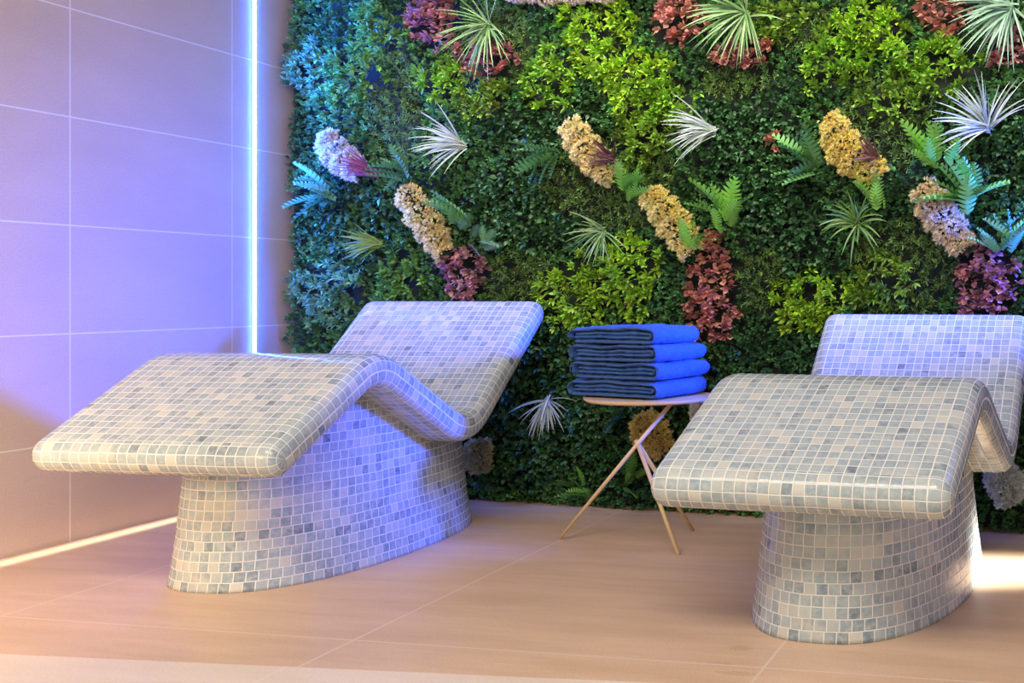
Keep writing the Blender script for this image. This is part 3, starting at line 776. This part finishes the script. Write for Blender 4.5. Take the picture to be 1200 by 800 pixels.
CREAM = [
 ([(475, 222), (495, 252), (512, 275), (522, 298)], .058, CR, 'cream flower spike on the left, leading down to purplish red leaves'),
 ([(762, 225), (782, 250), (798, 272), (812, 298)], .058, (.78, .56, .20), 'yellow cream flower spike above the towels'),
 ([(1080, 218), (1096, 245), (1112, 266), (1132, 292)], .058, (.70, .52, .32), 'pale cream flower spike above the right headrest'),
 ([(668, 146), (682, 168), (700, 190), (722, 212)], .055, (.76, .56, .26), 'cream flower cluster behind the middle maroon tuft'),
 ([(972, 140), (985, 168), (1005, 190), (1035, 208)], .06, (.76, .55, .17), 'cream flower cluster left of the right brown tuft'),
 ([(382, 158), (392, 176), (410, 192), (425, 205)], .055, (.62, .50, .42), 'lilac lit flower cluster on the left under the violet tuft'),
 ([(588, -10), (625, -7), (665, -9), (705, -8), (742, -12)], .035, (.62, .46, .34), 'pale flower spray at the very top edge, above the bright lime bushes'),
 ([(562, 515), (560, 532), (566, 552)], .05, (.50, .42, .22), 'cream flower cluster low behind the left lounger plinth'),
 ([(752, 488), (765, 508), (782, 530)], .06, (.66, .48, .16), 'yellow cream flower cluster seen under the side table'),
 ([(822, 470), (828, 484), (836, 496)], .045, (.62, .52, .34), 'pale flower cluster between the side table and the right lounger'),
 ([(1168, 548), (1180, 565), (1186, 590)], .055, (.60, .56, .46), 'white flower cluster low behind the right lounger')]
for i, (pts, rad, c, lab) in enumerate(CREAM):
    V, T, C = cream(pts, rad, 1300, (min(.9, c[0] * 1.2), min(.84, c[1] * 1.34), min(.74, c[2] * 1.45)), 300 + i)
    tag(big_mesh('flower_spike', V, T, C, M_PETAL), lab, 'flowers', 'cream flower spikes in the green wall')

# ferns: groups of fronds from one crown
def fern(u, v, n, L, aim, fan, col, seed, d0=.03, w=.2, outk=.5):
    rg = np.random.default_rng(seed); t0, z0 = wall_uv(u, v)
    pos = wp(t0 + rg.normal(0, .02, n), np.maximum(z0 + rg.normal(0, .02, n), .03), d0 + rg.uniform(-.02, .015, n))
    ang = np.radians(aim) + rg.uniform(-1, 1, n) * np.radians(fan)
    dirs = np.outer(np.cos(ang), E3) + np.outer(np.sin(ang), Z3) + np.outer(outk * rg.uniform(.3, 1.5, n), N3)
    R_in = np.full(n, math.pi) + rg.normal(0, .4, n)
    cols = np.clip(np.array(col)[None] * 1.5 * (1 + rg.normal(0, .2, (n, 1))), .004, .9)
    return scatter(leaf_fern(9, w), pos, dirs, rg.normal(0, .4, n), L * 1.15 * rg.uniform(.6, 1.1, n), cols)
FERN = [
 (392, 225, 12, .15, 165, 60, (.10, .24, .12), 'teal fern left of the violet tuft'),
 (480, 205, 9, .13, 150, 70, (.08, .20, .06), 'dark green fern between violet and white tufts'),
 (548, 262, 14, .14, 80, 65, (.10, .24, .07), 'fern right of the left cream flower spike'),
 (572, 290, 8, .11, 40, 60, (.13, .25, .12), 'small grey green fern above the left purplish red leaves'),
 (740, 225, 10, .12, 90, 70, (.12, .30, .04), 'fern at the foot of the middle maroon tuft'),
 (855, 260, 12, .16, 90, 55, (.15, .34, .04), 'bright fern right of the yellow cream spike'),
 (815, 290, 8, .11, 60, 50, (.16, .36, .04), 'small bright fern at the tip of the yellow cream spike'),
 (650, 180, 9, .15, 200, 60, (.07, .18, .05), 'dark fern left of the middle cream cluster'),
 (955, 200, 12, .15, 150, 60, (.08, .20, .05), 'dark feathery fern left of the right cream cluster'),
 (1030, 245, 7, .13, 95, 25, (.18, .38, .05), 'narrow bright fern above the green star tuft'),
 (1140, 235, 16, .16, 100, 75, (.12, .30, .06), 'large fern right of the pale cream spike'),
 (1175, 290, 12, .13, 95, 55, (.13, .30, .10), 'fern above the right purplish red leaves'),
 (1100, 190, 12, .14, 110, 60, (.14, .34, .04), 'bright fern under the right white tuft'),
 (735, 480, 8, .11, 175, 60, (.06, .16, .03), 'dark fern under the tabletop'),
 (690, 575, 10, .11, 110, 70, (.08, .20, .03), 'low fern left of the table legs'),
 (745, 560, 8, .11, 60, 70, (.08, .20, .03), 'low fern behind the table legs'),
 (1175, 470, 10, .12, 60, 60, (.05, .24, .08), 'fern right of the right lounger seat')]
for i, (u, v, n, L, aim, fan, c, lab) in enumerate(FERN):
    V, T, C = fern(u, v, n, L, aim, fan, c, 500 + i)
    tag(big_mesh('fern', V, T, C, M_LEAF), lab, 'fern', 'ferns in the green wall')

# ------------------------------------------------------------------ lights
def area(name, loc, aim, sx, sy, power, col, spread=math.pi):
    l = bpy.data.lights.new(name, 'AREA'); l.shape = 'RECTANGLE'; l.size = sx; l.size_y = sy; l.energy = power; l.color = col; l.spread = spread
    o = bpy.data.objects.new(name, l); COL.objects.link(o); o.location = loc
    o.rotation_euler = (Vector(aim) - Vector(loc)).to_track_quat('-Z', 'Y').to_euler(); return o
area('ceiling_light_front', (-1.0, 1.3, 2.7), (-.9, 3.6, .5), 2.6, 1.2, 112, (1, .945, .85))
area('ceiling_light_rear', (-.75, 3.7, 2.72), (-.52, 4.5, 1.75), 3.2, .25, 22, (1, .97, .88), .95)
area('led_glow_left', (wl(4.84) + .02, 4.84, 1.35), (-2.1, 5.02, 1.3), .08, 2.4, 90, (.02, .13, 1.0), 2.0)
area('led_glow_right', (XR(3.85) - .12, 3.85, 1.35), (-1.5, 4.42, .78), .3, .5, 38, (.02, .09, 1.0), .8)
area('blue_fill_right', (XR(3.2) - .06, 3.2, 1.3), (-1.5, 3.6, .8), .4, 1.6, 5, (.08, .18, 1.0), 2.4)
area('floor_patch_light', (1.3, 3.60, .46), (.4, 3.6, .0), .34, .22, 2.6, (1, .97, .92), .3)  # unseen low lamp added for the white floor patch; no doorway is built
area('wall_foot_light', (wl(3.8) + .065, 3.8, .2), (wl(3.8) + .035, 3.8, .0), .02, 1.9, .9, (1, .91, .76), .6).rotation_euler = (0, 0, -math.atan(mL))
area('warm_lamp_left', (-2.7, 1.6, .9), (wl(4.2), 4.2, .1), .6, .5, 12, (1, .72, .46), 1.6)

w = bpy.data.worlds.new('world'); bpy.context.scene.world = w; w.use_nodes = True
w.node_tree.nodes['Background'].inputs[0].default_value = (1, .93, .88, 1); w.node_tree.nodes['Background'].inputs[1].default_value = .8

# ------------------------------------------------------------------ camera
cd = bpy.data.cameras.new('camera'); cam = bpy.data.objects.new('camera', cd); COL.objects.link(cam)
cam.location = (0, 0, H); cam.rotation_euler = (math.pi / 2, 0, 0)
cd.sensor_width = 36; cd.lens = F / 1200 * 36; cd.shift_x = -(CX - 600) / 1200; cd.shift_y = -(400 - HY) / 1200
cd.clip_start = .05
sc = bpy.context.scene; sc.camera = cam
sc.view_settings.view_transform = 'Standard'; sc.view_settings.look = 'None'; sc.view_settings.gamma = 1; sc.view_settings.use_curve_mapping = False
sc.view_settings.exposure = 0.12
